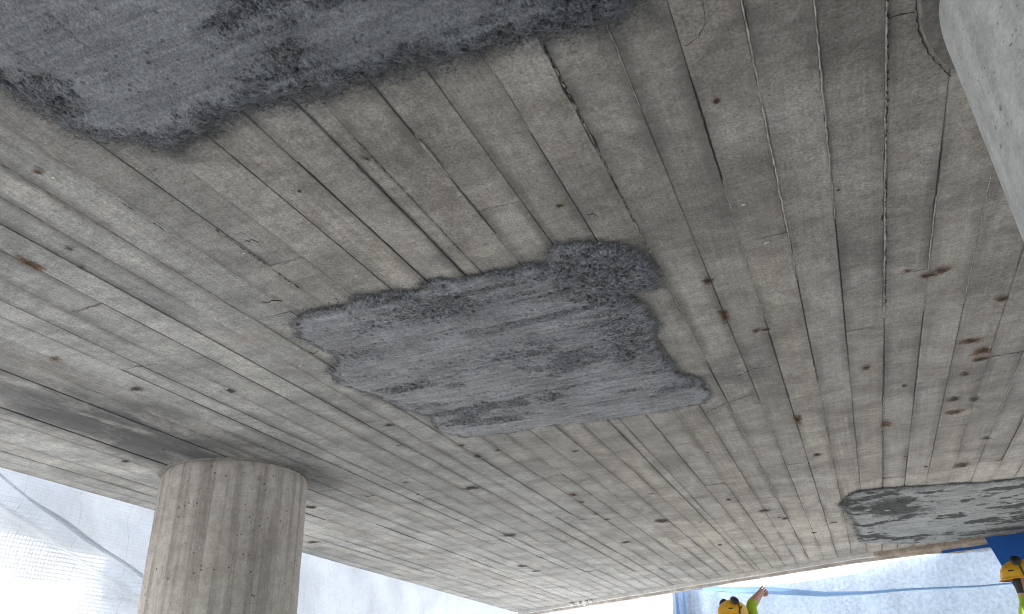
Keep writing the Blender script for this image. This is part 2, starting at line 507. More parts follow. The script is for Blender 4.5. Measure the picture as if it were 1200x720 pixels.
known = {}                        # butt joints seen in the photograph: (x, y)
for (jx, jy) in [(-1.905, 1.42), (-1.215, 1.46), (-0.589, 1.473), (0.684, 3.13), (0.211, 2.657), (-0.278, 5.146),
                 (-0.314, 3.234), (-0.078, 1.909), (0.541, 3.989), (-2.156, 3.965), (-2.134, 1.805), (0.30, 4.864)]:
    for j in range(len(joints) - 1):
        if joints[j] <= jx < joints[j + 1]:
            known.setdefault(j, []).append(jy)

gap = {}
crumb = {}
for j, x in enumerate(joints):
    gap[j] = random.choice((0.0006, 0.0010, 0.0017, 0.0012, 0.0025))
    crumb[j] = random.choice((0.0006, 0.001, 0.0016))
def jidx(u):
    return min(range(len(joints)), key=lambda k: abs(joints[k] - u * K))
for u in (-0.401, 0.327):
    gap[jidx(u)] = 0.0030; crumb[jidx(u)] = 0.0050
for u in (-0.964, -1.023, -0.113, -0.82, 0.471):
    gap[jidx(u)] = 0.0022; crumb[jidx(u)] = 0.0022

def board(x0, x1, y0, y1, j, cut_far):
    L = y1 - y0
    ns = max(4, int(L / 0.028))
    dz = random.uniform(-0.0024, 0.0014)
    tilt = random.uniform(-0.0012, 0.0012)
    twist = random.uniform(-0.0010, 0.0010)
    vs_, fs, uv = [], [], []
    for i in range(ns + 1):
        s = i / ns
        row = []
        for side, xx in ((0, x0), (1, x1)):
            ye = yfar(xw(xx, y1)) - 0.004 if cut_far else y1 - 0.0008
            ys = y0 + 0.0008
            y = ys + s * (ye - ys)
            if i in (0, ns) and not cut_far:
                y += random.uniform(-0.0008, 0.0008)
            op = float(vnoise(np.array([y * 2.3 + (j + side) * 7.7]), np.array([(j + side) * 3.1]), 77)[0])
            op2 = float(vnoise(np.array([y * 45.0]), np.array([(j + side) * 5.3]), 78)[0])
            op = max(0.15, min(1.0, (op - 0.25) / 0.3)) * (0.45 + 1.1 * op2)
            g = gap[j + side] * 0.5 * op + abs(random.gauss(0, 1)) * crumb[j + side] * 0.4 * op - 0.00005
            xe = xw(xx, y) + (g if side == 0 else -g)
            row.append((xe, y))
        zz = SOF + dz + twist * (s - 0.5)
        (xa, ya), (xb, yb) = row
        c = 0.0008 + random.random() * 0.0012
        za, zb = zz + tilt, zz - tilt
        W = xb - xa
        pts = [(xa, ya, SOF + 0.0065), (xa, ya, za + 0.0009), (xa + c, ya, za), ((xa + xb) / 2, (ya + yb) / 2, zz + 0.0004),
               (xb - c, yb, zb), (xb, yb, zb + 0.0009), (xb, yb, SOF + 0.0065)]
        vs_ += pts
        uv += [(max(0, min(1, (p[0] - xa) / W)), p[1]) for p in pts]
    for i in range(ns):
        for k in range(6):
            a = i * 7 + k
            fs.append((a, a + 1, a + 8, a + 7))
    fs.append(tuple(range(6, -1, -1)))
    fs.append(tuple(ns * 7 + k for k in range(7)))
    o = mesh_obj('board_mark', vs_, fs, M['board'], slab)
    me = o.data
    ul = me.uv_layers.new(name='board')
    li = np.empty(len(me.loops), dtype=np.int32)
    me.loops.foreach_get('vertex_index', li)
    ul.data.foreach_set('uv', np.array(uv, dtype=np.float32)[li].ravel())
    return o

for j in range(len(joints) - 1):
    x0, x1 = joints[j], joints[j + 1]
    xm = (x0 + x1) / 2
    yend = yfar(xw(xm, 8.5))
    cuts = sorted(known.get(j, []))
    y = YB0 + random.uniform(-1.0, 1.4)
    pts = []
    if cuts:
        pts = cuts[:]
        q = cuts[-1] + random.uniform(2.0, 3.2)
        while q < yend - 0.9:
            pts.append(q); q += random.uniform(1.8, 3.2)
        q = cuts[0] - random.uniform(2.0, 3.0)
        while q > YN + 0.3:
            pts.insert(0, q); q -= random.uniform(2.0, 3.0)
    else:
        q = random.uniform(-1.6, 0.6) if random.random() < 0.5 else random.uniform(3.4, 5.0)
        while q < yend - 0.9:
            if q > YN + 0.4:
                pts.append(q)
            q += random.uniform(2.2, 3.6)
    ys = [YB0] + [p for p in pts if p > YB0 + 0.4] + [None]
    for a, b in zip(ys[:-1], ys[1:]):
        if b is None:
            board(x0, x1, a, yend, j, True)
        else:
            board(x0, x1, a, b, j, False)

# cement fins squeezed out between the boards
def fin(u, y0, y1, hmax, wid=0.0022, crumbly=0.0):
    x = u * K
    ns = max(6, int((y1 - y0) / 0.018))
    vs_, fs = [], []
    ph = random.random() * 50
    for i in range(ns + 1):
        y = y0 + (y1 - y0) * i / ns
        e = min(1.0, min(i, ns - i) / 3.0)
        nz = vnoise(np.array([y * 9 + ph]), np.array([0.5]), 3)[0] * 0.6 + random.random() * 0.4
        hh = hmax * e * (0.35 + 0.65 * nz)
        if vnoise(np.array([y * 5 + ph]), np.array([3.5]), 9)[0] < 0.36:
            hh *= 0.12
        if crumbly and random.random() < crumbly:
            hh *= 0.05
        xc = xw(x, y) + random.gauss(0, 0.0006)
        w = wid * (0.6 + 0.7 * random.random())
        lean = random.gauss(0, 0.0007)
        vs_ += [(xc - w, y, SOF + 0.006), (xc - w * 0.7, y, SOF - hh * 0.6), (xc + lean, y, SOF - hh), (xc + w * 0.7, y, SOF - hh * 0.55), (xc + w, y, SOF + 0.006)]
    for i in range(ns):
        for k in range(4):
            a = i * 5 + k
            fs.append((a, a + 1, a + 6, a + 5))
    return mesh_obj('cement_fin', vs_, fs, M['fin'], slab)

for a in [(-1.885, 0.5, 3.4, 0.0045, 0.0022), (-1.445, 0.9, 1.75, 0.004, 0.0018), (-0.820, 1.15, 1.32, 0.006, 0.003),
          (-0.820, 1.58, 1.74, 0.006, 0.002), (-0.540, 1.0, 1.25, 0.003, 0.0015), (-0.252, 0.95, 1.30, 0.004, 0.0016),
          (0.034, 0.9, 2.2, 0.0055, 0.0026), (0.034, 2.9, 4.3, 0.004, 0.0018), (0.179, 1.0, 1.9, 0.0045, 0.0024),
          (-0.401, 1.9, 2.7, 0.004, 0.002), (-0.401, 3.3, 5.1, 0.005, 0.0022), (-0.252, 3.2, 4.1, 0.005, 0.002),
          (-1.160, 0.98, 1.12, 0.006, 0.003), (-1.722, 0.86, 0.93, 0.006, 0.003), (-0.679, 3.1, 4.4, 0.004, 0.002),
          (0.614, 1.8, 2.6, 0.003, 0.0015), (0.471, 1.9, 2.6, 0.003, 0.0016), (-2.28, 2.3, 4.6, 0.0035, 0.0018),
          (-2.840, 3.2, 5.4, 0.004, 0.002), (-2.44, 4.2, 6.6, 0.004, 0.002), (0.327, 3.4, 4.4, 0.003, 0.0016),
          (-2.981, 1.3, 2.4, 0.003, 0.0016), (0.766, 2.4, 3.2, 0.003, 0.0016), (0.91, 2.8, 4.4, 0.003, 0.0016)]:
    fin(*a)
for a in [(-0.401, 0.85, 1.9, 0.005, 0.003, 0.55), (0.327, 1.0, 2.6, 0.004, 0.003, 0.6), (-0.113, 1.6, 2.4, 0.0028, 0.0015, 0.4)]:
    fin(*a)

# ------------------------------------------------------------------ mortar repairs
def poly_dist(px, py, poly):
    """signed distance, positive inside"""
    d2 = np.full(px.shape, 1e9); ins = np.zeros(px.shape, bool)
    m = len(poly)
    for i in range(m):
        ax, ay = poly[i]; bx, by = poly[(i + 1) % m]
        ex, ey = bx - ax, by - ay
        t = np.clip(((px - ax) * ex + (py - ay) * ey) / (ex * ex + ey * ey), 0, 1)
        d2 = np.minimum(d2, (px - ax - t * ex) ** 2 + (py - ay - t * ey) ** 2)
        if ay != by:
            c = ((ay > py) != (by > py)) & (px < (bx - ax) * (py - ay) / (by - ay) + ax)
            ins ^= c
    return np.where(ins, 1, -1) * np.sqrt(d2)

def patch(label, poly, step, thick, mat, seed, rough_fn, spatter=0.06, grit=1500, gsize=0.0022):
    xs = [p[0] for p in poly]; ys = [p[1] for p in poly]
    gx = np.arange(min(xs) - spatter, max(xs) + spatter, step)
    gy = np.arange(min(ys) - spatter, max(ys) + spatter, step)
    X, Y = np.meshgrid(gx, gy)
    jit = step * 0.15
    X = X + rng.uniform(-jit, jit, X.shape); Y = Y + rng.uniform(-jit, jit, Y.shape)
    d = poly_dist(X, Y, poly)
    d = d + (fbm(X * 14, Y * 14, seed, 4) - 0.5) * 0.050 + (fbm(X * 70, Y * 70, seed + 5, 2) - 0.5) * 0.014
    rough = np.clip(rough_fn(X, Y, d), 0, 1)
    base = thick * (0.30 + 0.70 * sstep(0.0, 0.05, d)) * sstep(-0.015, 0.012, d)
    lump = (fbm(X * 8, Y * 12, seed + 9, 3) - 0.5) * thick * 0.7
    strokes = (fbm(X * 4, Y * 42, seed + 13, 3) - 0.5) * 0.006 * (1 - 0.6 * rough)
    f1 = fbm(X * 62, Y * 62, seed + 21, 2, 0.6)
    f2 = vnoise(X * 110, Y * 110, seed + 31)
    pits = -np.clip(0.46 - f1, 0, 1) * 0.014 - np.clip(0.4 - f2, 0, 1) * 0.008
    kern = (f1 - 0.5) * 0.003
    h = base + (lump + strokes) * sstep(0, 0.03, d) + (pits + kern) * (0.12 + 0.88 * rough) * sstep(-0.02, 0.02, d)
    for xj in joints:               # the board joints telegraph through
        gj = np.exp(-((X - xj) / 0.005) ** 2) * sstep(0.40, 0.62, vnoise(Y * 6 + xj * 9, X * 0 + xj * 31, seed + 61))
        gj = gj * (0.2 + 0.8 * vnoise(Y * 40, X * 40, seed + 63))
        h = h - 0.0018 * gj * sstep(0.0, 0.05, d)
        rough = np.maximum(rough, 0.55 * gj)
    Z = SOF - 0.0042 - np.maximum(h, 0.0)
    keep = d > -spatter
    ny, nx = X.shape
    idx = np.arange(nx * ny).reshape(ny, nx)
    q = keep[:-1, :-1] & keep[1:, :-1] & keep[:-1, 1:] & keep[1:, 1:]
    F_ = np.stack([idx[:-1, :-1][q], idx[1:, :-1][q], idx[1:, 1:][q], idx[:-1, 1:][q]], 1)
    used = np.unique(F_)
    remap = np.full(nx * ny, -1); remap[used] = np.arange(len(used))
    V = np.stack([X.ravel(), Y.ravel(), Z.ravel()], 1)[used]
    F_ = remap[F_]
    me = bpy.data.meshes.new('mortar_patch')
    me.vertices.add(len(V)); me.vertices.foreach_set('co', V.astype(np.float32).ravel())
    me.loops.add(F_.size); me.loops.foreach_set('vertex_index', F_.astype(np.int32).ravel())
    me.polygons.add(len(F_)); me.polygons.foreach_set('loop_start', np.arange(0, F_.size, 4, dtype=np.int32))
    try:
        me.polygons.foreach_set('loop_total', np.full(len(F_), 4, dtype=np.int32))
    except Exception:
        pass
    me.polygons.foreach_set('use_smooth', np.ones(len(F_), bool))
    me.update(calc_edges=True)
    for nm, arr in (('edge', d), ('rough', rough)):
        at = me.attributes.new(nm, 'FLOAT', 'POINT')
        at.data.foreach_set('value', arr.ravel()[used].astype(np.float32))
    me.materials.append(mat)
    o = bpy.data.objects.new('mortar_patch', me)
    COL.objects.link(o); o.parent = slab
    o['label'] = label
    # loose grit thrown around the rim: tiny crumbs, uncountable
    if grit:
        vs_, fs = [], []
        per = [math.dist(poly[i], poly[(i + 1) % len(poly)]) for i in range(len(poly))]
        for _ in range(grit):
            i = random.choices(range(len(poly)), per)[0]
            a, b = poly[i], poly[(i + 1) % len(poly)]
            t = random.random()
            e = random.gauss(0, 1)
            cx = a[0] + (b[0] - a[0]) * t + random.gauss(0, 0.022)
            cy = a[1] + (b[1] - a[1]) * t + random.gauss(0, 0.022)
            s = gsize * random.uniform(0.35, 1.1)
            k = len(vs_)
            z = SOF - 0.003
            for dx, dy, dzz in ((1, 0, 0), (0, 1, 0), (-1, 0, 0), (0, -1, 0), (0, 0, -1), (0, 0, 1)):
                vs_.append((cx + dx * s * random.uniform(.6, 1.3), cy + dy * s * random.uniform(.6, 1.3), z + dzz * s * 1.1))
            fs += [(k, k + 1, k + 4), (k + 1, k + 2, k + 4), (k + 2, k + 3, k + 4), (k + 3, k, k + 4),
                   (k + 1, k, k + 5), (k + 2, k + 1, k + 5), (k + 3, k + 2, k + 5), (k, k + 3, k + 5)]
        gobj = mesh_obj('mortar_grit', vs_, fs, M['grit'], o)
        gobj['kind'] = 'stuff'
    return o

mid = [(-1.454, 1.763), (-1.354, 1.722), (-1.236, 1.726), (-1.162, 1.703), (-1.038, 1.735), (-0.895, 1.728), (-0.796, 1.744), (-0.695, 1.751), (-0.598, 1.763), (-0.551, 1.702), (-0.489, 1.695), (-0.419, 1.734), (-0.357, 1.807), (-0.328, 1.881), (-0.335, 1.983), (-0.371, 2.056), (-0.438, 2.064), (-0.419, 2.199), (-0.417, 2.302), (-0.448, 2.373), (-0.45, 2.638), (-0.431, 2.765), (-0.375, 2.842), (-0.37, 3.015), (-0.413, 3.101), (-0.578, 3.127), (-0.797, 3.117), (-1.013, 3.074), (-1.251, 3.073), (-1.463, 3.038), (-1.519, 2.9), (-1.478, 2.723), (-1.531, 2.591), (-1.541, 2.414), (-1.587, 2.252), (-1.547, 2.128), (-1.457, 2.033), (-1.468, 1.926), (-1.478, 1.848)]
big = [(-1.345, 0.45), (-1.314, 0.588), (-1.3, 0.678), (-1.285, 0.777), (-1.278, 0.852), (-1.221, 0.909), (-1.147, 0.953), (-1.058, 0.956), (-0.99, 0.929), (-0.885, 0.931), (-0.795, 0.946), (-0.684, 0.957), (-0.575, 0.965), (-0.475, 0.98), (-0.374, 0.988), (-0.295, 1.001), (-0.217, 1.009), (-0.159, 1.0), (-0.127, 0.94), (-0.15, 0.75), (-0.12, 0.55), (-0.20, 0.30), (-0.5, 0.18), (-0.9, 0.22), (-1.2, 0.28)]
rgt = [(0.015, 5.401), (0.104, 5.107), (0.293, 5.103), (0.572, 5.2), (0.803, 5.269), (1.025, 5.291), (1.293, 5.362), (1.75, 5.45), (1.95, 5.9), (1.8, 6.6), (1.587, 6.93), (1.255, 7.03), (0.988, 7.15), (0.685, 7.235), (0.37, 7.152), (0.119, 6.905), (0.086, 6.427), (0.081, 5.957)]

def bandmask(X, Y, y0, w):
    return np.exp(-((Y - y0) / w) ** 2)

def rough_mid(X, Y, d):
    n1 = fbm(X * 2.6, Y * 7.0, 41, 4)
    r = 0.85 * sstep(0.36, 0.66, n1) * (0.45 + 0.55 * sstep(0.3, 0.65, fbm(X * 9, Y * 14, 47, 3)))
    bl = np.hypot((X + 0.46) / 0.16, (Y - 1.90) / 0.20)        # the rough lobe
    r = np.maximum(r, sstep(1.25, 0.8, bl))
    r = np.maximum(r, 0.9 * np.exp(-(((X + 0.52) / 0.14) ** 2 + ((Y - 2.3) / 0.28) ** 2)))
    r = np.maximum(r, 0.9 * np.exp(-(((X + 0.98) / 0.22) ** 2 + ((Y - 1.86) / 0.10) ** 2)))
    r = np.maximum(r, 0.75 * sstep(0.5, 0.75, fbm(X * 1.6, Y * 16, 101, 3)))
    r = r * (1 - 0.9 * np.exp(-(((X + 1.15) / 0.30) ** 2 + ((Y - 2.12) / 0.10) ** 2)))
    r = r * (1 - 0.85 * np.exp(-((Y - 2.98 - 0.03 * np.sin(X * 5)) / 0.06) ** 2))
    return np.maximum(r, sstep(0.04, 0.0, d) * 0.8)

def rough_big(X, Y, d):
    r = 0.9 * sstep(0.38, 0.64, fbm(X * 3.4, Y * 7, 67, 4)) * (0.4 + 0.6 * sstep(0.3, 0.65, fbm(X * 12, Y * 16, 71, 3)))
    r = r * (1 - 0.95 * np.exp(-(((X + 1.0) / 0.16) ** 2 + ((Y - 0.80) / 0.06) ** 2)))
    r = np.maximum(r, 0.95 * np.exp(-(((X + 1.25) / 0.09) ** 2 + ((Y - 0.74) / 0.08) ** 2)))
    r = np.maximum(r, 0.8 * sstep(0.09, 0.03, d))
    return np.maximum(r, sstep(0.05, 0.0, d))

def rough_right(X, Y, d):
    r = 0.95 * sstep(0.47, 0.62, fbm(X * 4.5, Y * 7.0, 91, 5, 0.65))
    bl = np.exp(-(((X - 0.36) / 0.24) ** 2 + ((Y - 5.62) / 0.32) ** 2))
    r = np.maximum(r, bl * sstep(0.42, 0.55, fbm(X * 8, Y * 5, 95, 3)) * 1.3)
    r = np.maximum(r, 0.9 * np.exp(-(((X - 1.2) / 0.5) ** 2 + ((Y - 6.9) / 0.12) ** 2)))
    return np.maximum(r, sstep(0.05, 0.0, d) * 0.6)

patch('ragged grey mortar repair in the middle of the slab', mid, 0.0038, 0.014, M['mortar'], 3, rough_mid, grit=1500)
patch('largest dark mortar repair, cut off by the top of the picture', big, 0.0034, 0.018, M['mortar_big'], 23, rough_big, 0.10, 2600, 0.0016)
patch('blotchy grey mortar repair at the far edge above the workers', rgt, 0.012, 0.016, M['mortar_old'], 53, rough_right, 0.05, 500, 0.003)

# ------------------------------------------------------------------ rust stains, holes, crumbs on the soffit
def decal(name, x, y, rx, ry, mat, dome=0.0):
    ns, nr = 14, 3
    vs_, fs, rad = [(x, y, SOF - 0.0048 - dome)], [], [0.0]
    ph = [random.uniform(0.75, 1.2) for _ in range(ns)]
    for k in range(1, nr + 1):
        for i in range(ns):
            a = 2 * math.pi * i / ns
            f = k / nr
            vs_.append((x + math.cos(a) * rx * f * ph[i], y + math.sin(a) * ry * f * ph[i], SOF - 0.0046 - dome * (1 - f * f)))
            rad.append(f)
    for i in range(ns):
        j = (i + 1) % ns
        fs.append((0, 1 + j, 1 + i))
        for k in range(nr - 1):
            a = 1 + k * ns
            fs.append((a + i, a + j, a + ns + j, a + ns + i))
    o = mesh_obj(name, vs_, fs, mat, slab, True)
    at = o.data.attributes.new('radial', 'FLOAT', 'POINT')
    at.data.foreach_set('value', rad)
    return o

SP = [(-0.056, 1.315, .014, .014, 'r'), (-0.207, 2.326, .022, .085, 'r'), (-0.211, 2.078, .026, .035, 'r'), (-0.132, 2.498, .018, .025, 'r'),
      (-0.082, 3.53, .026, .10, 'r'), (-0.043, 4.15, .024, .05, 'r'), (0.274, 3.802, .034, .06, 'r'), (0.422, 2.324, .040, .034, 'r'),
      (0.382, 2.337, .030, .022, 'r'), (0.327, 2.277, .028, .016, 'r'), (0.611, 2.613, .030, .034, 'r'), (0.55, 2.937, .055, .035, 'r'),
      (0.593, 3.058, .040, .060, 'r'), (0.595, 3.136, .045, .030, 'r'), (0.556, 3.282, .030, .03, 'r'), (0.54, 3.577, .042, .04, 'p'),
      (0.624, 3.622, .028, .04, 'p'), (0.56, 3.765, .050, .05, 'r'), (0.727, 4.28, .034, .03, 'p'), (0.666, 4.784, .062, .08, 'p'),
      (-1.822, 3.854, .075, .055, 'p'), (-1.531, 3.143, .026, .03, 'r'), (-1.54, 3.337, .032, .035, 'p'), (-1.674, 2.738, .030, .03, 'p'),
      (-1.419, 3.296, .018, .02, 'r'), (-2.15, 5.165, .075, .08, 'p'), (-2.563, 6.415, .060, .09, 'p'), (-2.564, 6.738, .07, .05, 'p'),
      (-1.385, 4.289, .036, .05, 'r'), (-1.401, 4.492, .026, .04, 'r'), (-1.511, 5.875, .062, .06, 'p'), (-1.101, 5.28, .070, .11, 'p'),
      (-1.404, 5.03, .03, .04, 'p'), (-1.422, 4.847, .022, .03, 'p'), (-0.439, 5.341, .060, .06, 'p'), (-0.343, 5.662, .03, .05, 'p'),
      (-1.099, 3.491, .024, .025, 'p'), (-1.834, 1.17, .022, .06, 'r'), (-2.3, 1.637, .028, .03, 'r'), (-1.679, 1.161, .016, .02, 'p'),
      (-1.731, 1.241, .012, .014, 'p'), (-2.271, 1.957, .034, .03, 'p'), (-1.988, 2.127, .022, .03, 'p'), (-1.474, 0.902, .016, .016, 'r'),
      (-0.798, 1.17, .014, .016, 'r'), (-0.476, 1.528, .015, .015, 'r'), (-2.813, 3.783, .05, .05, 'p'), (-3.399, 4.634, .07, .05, 'p'),
      (0.205, 3.024, .02, .03, 'r'), (0.34, 3.30, .016, .03, 'r'), (-0.10, 2.50, .03, .012, 'p'), (-0.60, 4.9, .02, .05, 'p'),
      (-0.20, 6.3, .03, .05, 'p'), (-0.05, 6.0, .04, .03, 'p'), (-0.9, 6.4, .03, .06, 'p'), (0.48, 4.7, .018, .03, 'p'), (-3.0, 2.6, .03, .03, 'p')]
for (x, y, rx, ry, k) in SP:
    decal('rust_stain' if k == 'r' else 'dark_pit', xw(x, y) if x < -9 else x, y, rx * 0.98, ry * 0.98, M['rust' if k == 'r' else 'pit'])
for _ in range(26):               # small dark nail holes and chips scattered over the face
    x = random.uniform(-3.3, 0.9); y = random.uniform(1.0, 7.5)
    if poly_dist(np.array([x]), np.array([y]), mid)[0] > -0.05 or poly_dist(np.array([x]), np.array([y]), rgt)[0] > -0.05:
        continue
    s = random.uniform(0.006, 0.013) * (0.6 + 0.22 * y)
    decal('dark_pit', x, y, s * random.uniform(0.8, 1.6), s, M['pit'])
for (x, y, s) in [(-1.46, 0.93, .008), (-1.62, 2.05, .02), (0.63, 3.56, .012), (0.525, 3.50, .010), (-0.06, 1.72, .012), (-0.03, 1.93, .028), (-1.98, 2.10, .012), (-1.30, 1.37, .012), (-0.42, 1.14, .01)]:
    decal('lime_crumb', x, y, s, s * 0.7, M['lime'], 0.002)

# hairline cracks and open butt joints
def crack(pts, w, parent=None, name='crack'):
    vs_, fs = [], []
    path = []
    for a, b in zip(pts[:-1], pts[1:]):
        n = max(2, int(math.dist(a, b) / 0.008))
        path += [(a[0] + (b[0] - a[0]) * i / n, a[1] + (b[1] - a[1]) * i / n) for i in range(n)]
    path.append(pts[-1])
    for i, (x, y) in enumerate(path):
        a = path[max(0, i - 1)]; b = path[min(len(path) - 1, i + 1)]
        l = max(1e-6, math.dist(a, b)); nx, ny = -(b[1] - a[1]) / l, (b[0] - a[0]) / l
        c = random.gauss(0, 0.0012); ww = w * (random.uniform(0.3, 1.2) if name == 'crack' else random.random() ** 2.2 * 1.3)
        for sgn in (-1, 1):
            vs_.append((x + nx * (c + sgn * ww / 2), y + ny * (c + sgn * ww / 2), SOF - 0.0034))
    for i in range(len(path) - 1):
        fs.append((2 * i, 2 * i + 1, 2 * i + 3, 2 * i + 2))
    return mesh_obj(name, vs_, fs, M['crack'], parent or slab)
for pts, w in (([(-0.035, 1.046), (-0.041, 1.101), (-0.058, 1.126), (-0.085, 1.139)], .0022), ([(0.623, 3.133), (0.684, 3.13), (0.739, 3.133)], .009),
               ([(0.267, 1.227), (0.289, 1.226), (0.313, 1.231)], .004), ([(-2.186, 3.971), (-2.108, 3.948), (-2.057, 3.933)], .007),
               ([(-0.664, 1.462), (-0.619, 1.463), (-0.563, 1.47)], .0018), ([(-1.966, 1.427), (-1.905, 1.42), (-1.853, 1.422)], .0025),
               ([(-1.257, 1.464), (-1.215, 1.46), (-1.176, 1.464)], .0018), ([(0.15, 2.633), (0.211, 2.657), (0.266, 2.671)], .003),
               ([(-0.244, 2.882), (-0.191, 2.835), (-0.114, 2.839)], .006), ([(-0.437, 3.25), (-0.337, 3.164), (-0.228, 3.113)], .006),
               ([(-2.165, 1.805), (-2.116, 1.806), (-2.037, 1.822)], .003), ([(0.312, 1.12), (0.314, 1.206), (0.321, 1.29), (0.339, 1.351), (0.369, 1.415), (0.386, 1.444)], .0034)):
    crack(pts, w)
for u, y0, y1, w in ((-0.401, 0.98, 1.35, .0050), (-0.401, 1.35, 1.95, .0036), (0.327, 0.95, 1.62, .0048), (0.327, 1.62, 2.5, .003), (-0.113, 1.2, 1.5, .002), (-1.581, 1.25, 1.62, .006), (-1.722, 1.05, 1.25, .005), (-0.964, 1.1, 1.6, .003)):
    crack([(u * K, y0), (u * K + 0.001, (y0 + y1) / 2), (u * K, y1)], w, None, 'crumbled_joint')

# stubs of tie wire and fibres left hanging
def wire(pts, r):
    cu = bpy.data.curves.new('tie_wire', 'CURVE')
    cu.dimensions = '3D'; cu.bevel_depth = r; cu.bevel_resolution = 1; cu.resolution_u = 4
    sp = cu.splines.new('BEZIER'); sp.bezier_points.add(len(pts) - 1)
    for b, p in zip(sp.bezier_points, pts):
        b.co = p; b.handle_left_type = b.handle_right_type = 'AUTO'
    tmp = bpy.data.objects.new('tmp', cu); COL.objects.link(tmp)
    dg = bpy.context.evaluated_depsgraph_get()
    me = bpy.data.meshes.new_from_object(tmp.evaluated_get(dg))
    bpy.data.objects.remove(tmp)
    me.materials.clear(); me.materials.append(M['wire'])
    o = bpy.data.objects.new('tie_wire', me); COL.objects.link(o); o.parent = slab
z0 = SOF - 0.003
for (x, y, s) in [(-1.44, 1.62, .05), (-1.50, 1.86, .035), (-1.53, 1.98, .03), (-1.26, 1.33, .022), (-2.42, 3.72, .06), (-1.80, 3.0, .03), (-0.43, 1.60, .02)]:
    a = random.uniform(-0.6, 0.6)
    wire([(x, y, z0 + 0.004), (x + s * 0.5 * math.cos(a), y + s * 0.5 * math.sin(a), z0 - s * 0.10), (x + s * 0.9, y + s * random.uniform(-.4, .5), z0 - s * 0.16), (x + s * 1.3, y + s * random.uniform(-.6, .8), z0 - s * 0.06)], 0.0009 + s * 0.01)

# ------------------------------------------------------------------ lip along the far edge
def strip_along(name, path, prof, mat, parent, jitter=0.0, taper=0):
    """sweep a closed profile (outwards, z) along a plan polyline"""
    vs_, fs = [], []
    m = len(prof)
    for i, (x, y) in enumerate(path):
        a = path[max(0, i - 1)]; b = path[min(len(path) - 1, i + 1)]
        tx, ty = b[0] - a[0], b[1] - a[1]
        l = math.hypot(tx, ty); nx, ny = -ty / l, tx / l
        for (o, z) in prof:
            jo = random.gauss(0, jitter) if jitter else 0
            jz = random.gauss(0, jitter) if jitter else 0
            if taper and z < SOF:
                k = min(1.0, (i + 1) / taper)
                z = SOF - 0.034 - (SOF - 0.034 - z) * k
            vs_.append((x + nx * (o + jo), y + ny * (o + jo), z + jz))
    for i in range(len(path) - 1):
        for k in range(m):
            k2 = (k + 1) % m
            fs.append((i * m + k, i * m + k2, (i + 1) * m + k2, (i + 1) * m + k))
    fs.append(tuple(range(m))[::-1]); fs.append(tuple((len(path) - 1) * m + k for k in range(m)))
    return mesh_obj(name, vs_, fs, mat, parent)

def far_path(x0, x1, step=0.12):
    n = max(2, int(abs(x1 - x0) / step))
    return [(x0 + (x1 - x0) * i / n, yfar(x0 + (x1 - x0) * i / n)) for i in range(n + 1)]
strip_along('edge_lip', far_path(-3.9, 0.2), [(0.006, SOF + 0.30), (0.006, SOF - 0.034), (0.05, SOF - 0.034), (0.05, SOF + 0.30)], M['lip'], slab, 0.0015)
strip_along('drip_strip', far_path(-3.85, 1.2), [(0.052, SOF + 0.28), (0.052, SOF - 0.058), (0.085, SOF - 0.062), (0.085, SOF + 0.28)], M['lip_dark'], slab, 0.0018)
strip_along('edge_lip', far_path(0.2, 3.1), [(-0.01, SOF + 0.30), (-0.012, SOF - 0.03), (0.012, SOF - 0.075), (0.05, SOF - 0.085), (0.09, SOF - 0.06), (0.09, SOF + 0.30)], M['brown'], slab, 0.004, 6)['label'] = 'brown damp-stained stretch of the slab edge'
# crumbs of white mortar on the lip near the corner
for (px, s) in [(-2.95, .03), (-2.86, .04), (-3.05, .022), (-2.78, .02)]:
    bm = bmesh.new()
    bmesh.ops.create_icosphere(bm, subdivisions=2, radius=s)
    for v in bm.verts:
        v.co *= random.uniform(0.7, 1.2)
        v.co += Vector((px, yfar(px) - 0.01, SOF - 0.02))
    me = bpy.data.meshes.new('mortar_crumb'); bm.to_mesh(me); bm.free(); me.materials.append(M['lip'])
    o = bpy.data.objects.new('mortar_crumb', me); COL.objects.link(o); o.parent = slab

# ------------------------------------------------------------------ round columns
def column(label, cx, cy, R, mat, staves, groove, seed):
    e = empty('round_column', (cx, cy, 0))
    tag(e, label, 'column')
    na = staves * 8
    zs = [0, 0.4, 0.8, 1.1, 1.3, 1.45, 1.55, 1.65, 1.72, 1.79, 1.85, 1.90, 1.94, 1.965, 1.982, 1.993, SOF + 0.006]
    offs = rng.uniform(-1, 1, staves)
    vs_, fs = [], []
    for z in zs:
        for i in range(na):
            a = 2 * math.pi * i / na
            s = i // 8; f = (i % 8) / 8.0
            r = R + offs[s] * groove * 0.35
            if i % 8 == 0:
                r -= groove
            r += (vnoise(np.array([i * 0.21]), np.array([z * 7.0]), seed)[0] - 0.5) * 0.0025
            top = (z - 1.955) / 0.045
            if top > 0:
                r -= 0.010 * top * top + 0.006 * top * vnoise(np.array([i * 0.5]), np.array([z * 40]), seed + 3)[0]
            vs_.append((math.cos(a) * r, math.sin(a) * r, z))
    for k in range(len(zs) - 1):
        for i in range(na):
            j = (i + 1) % na
            fs.append((k * na + i, k * na + j, (k + 1) * na + j, (k + 1) * na + i))
    mesh_obj('shaft', vs_, fs, mat, e, True)
    return e

c1 = column('brownish round concrete column with vertical streaks before the white sheeting', -2.774, 3.095, 0.352, M['col_far'], 22, 0.0022, 5)
c2 = column('pale grey round concrete column close by, cut off at the right', 0.688, 1.20, 0.345, M['col_near'], 16, 0.0006, 8)
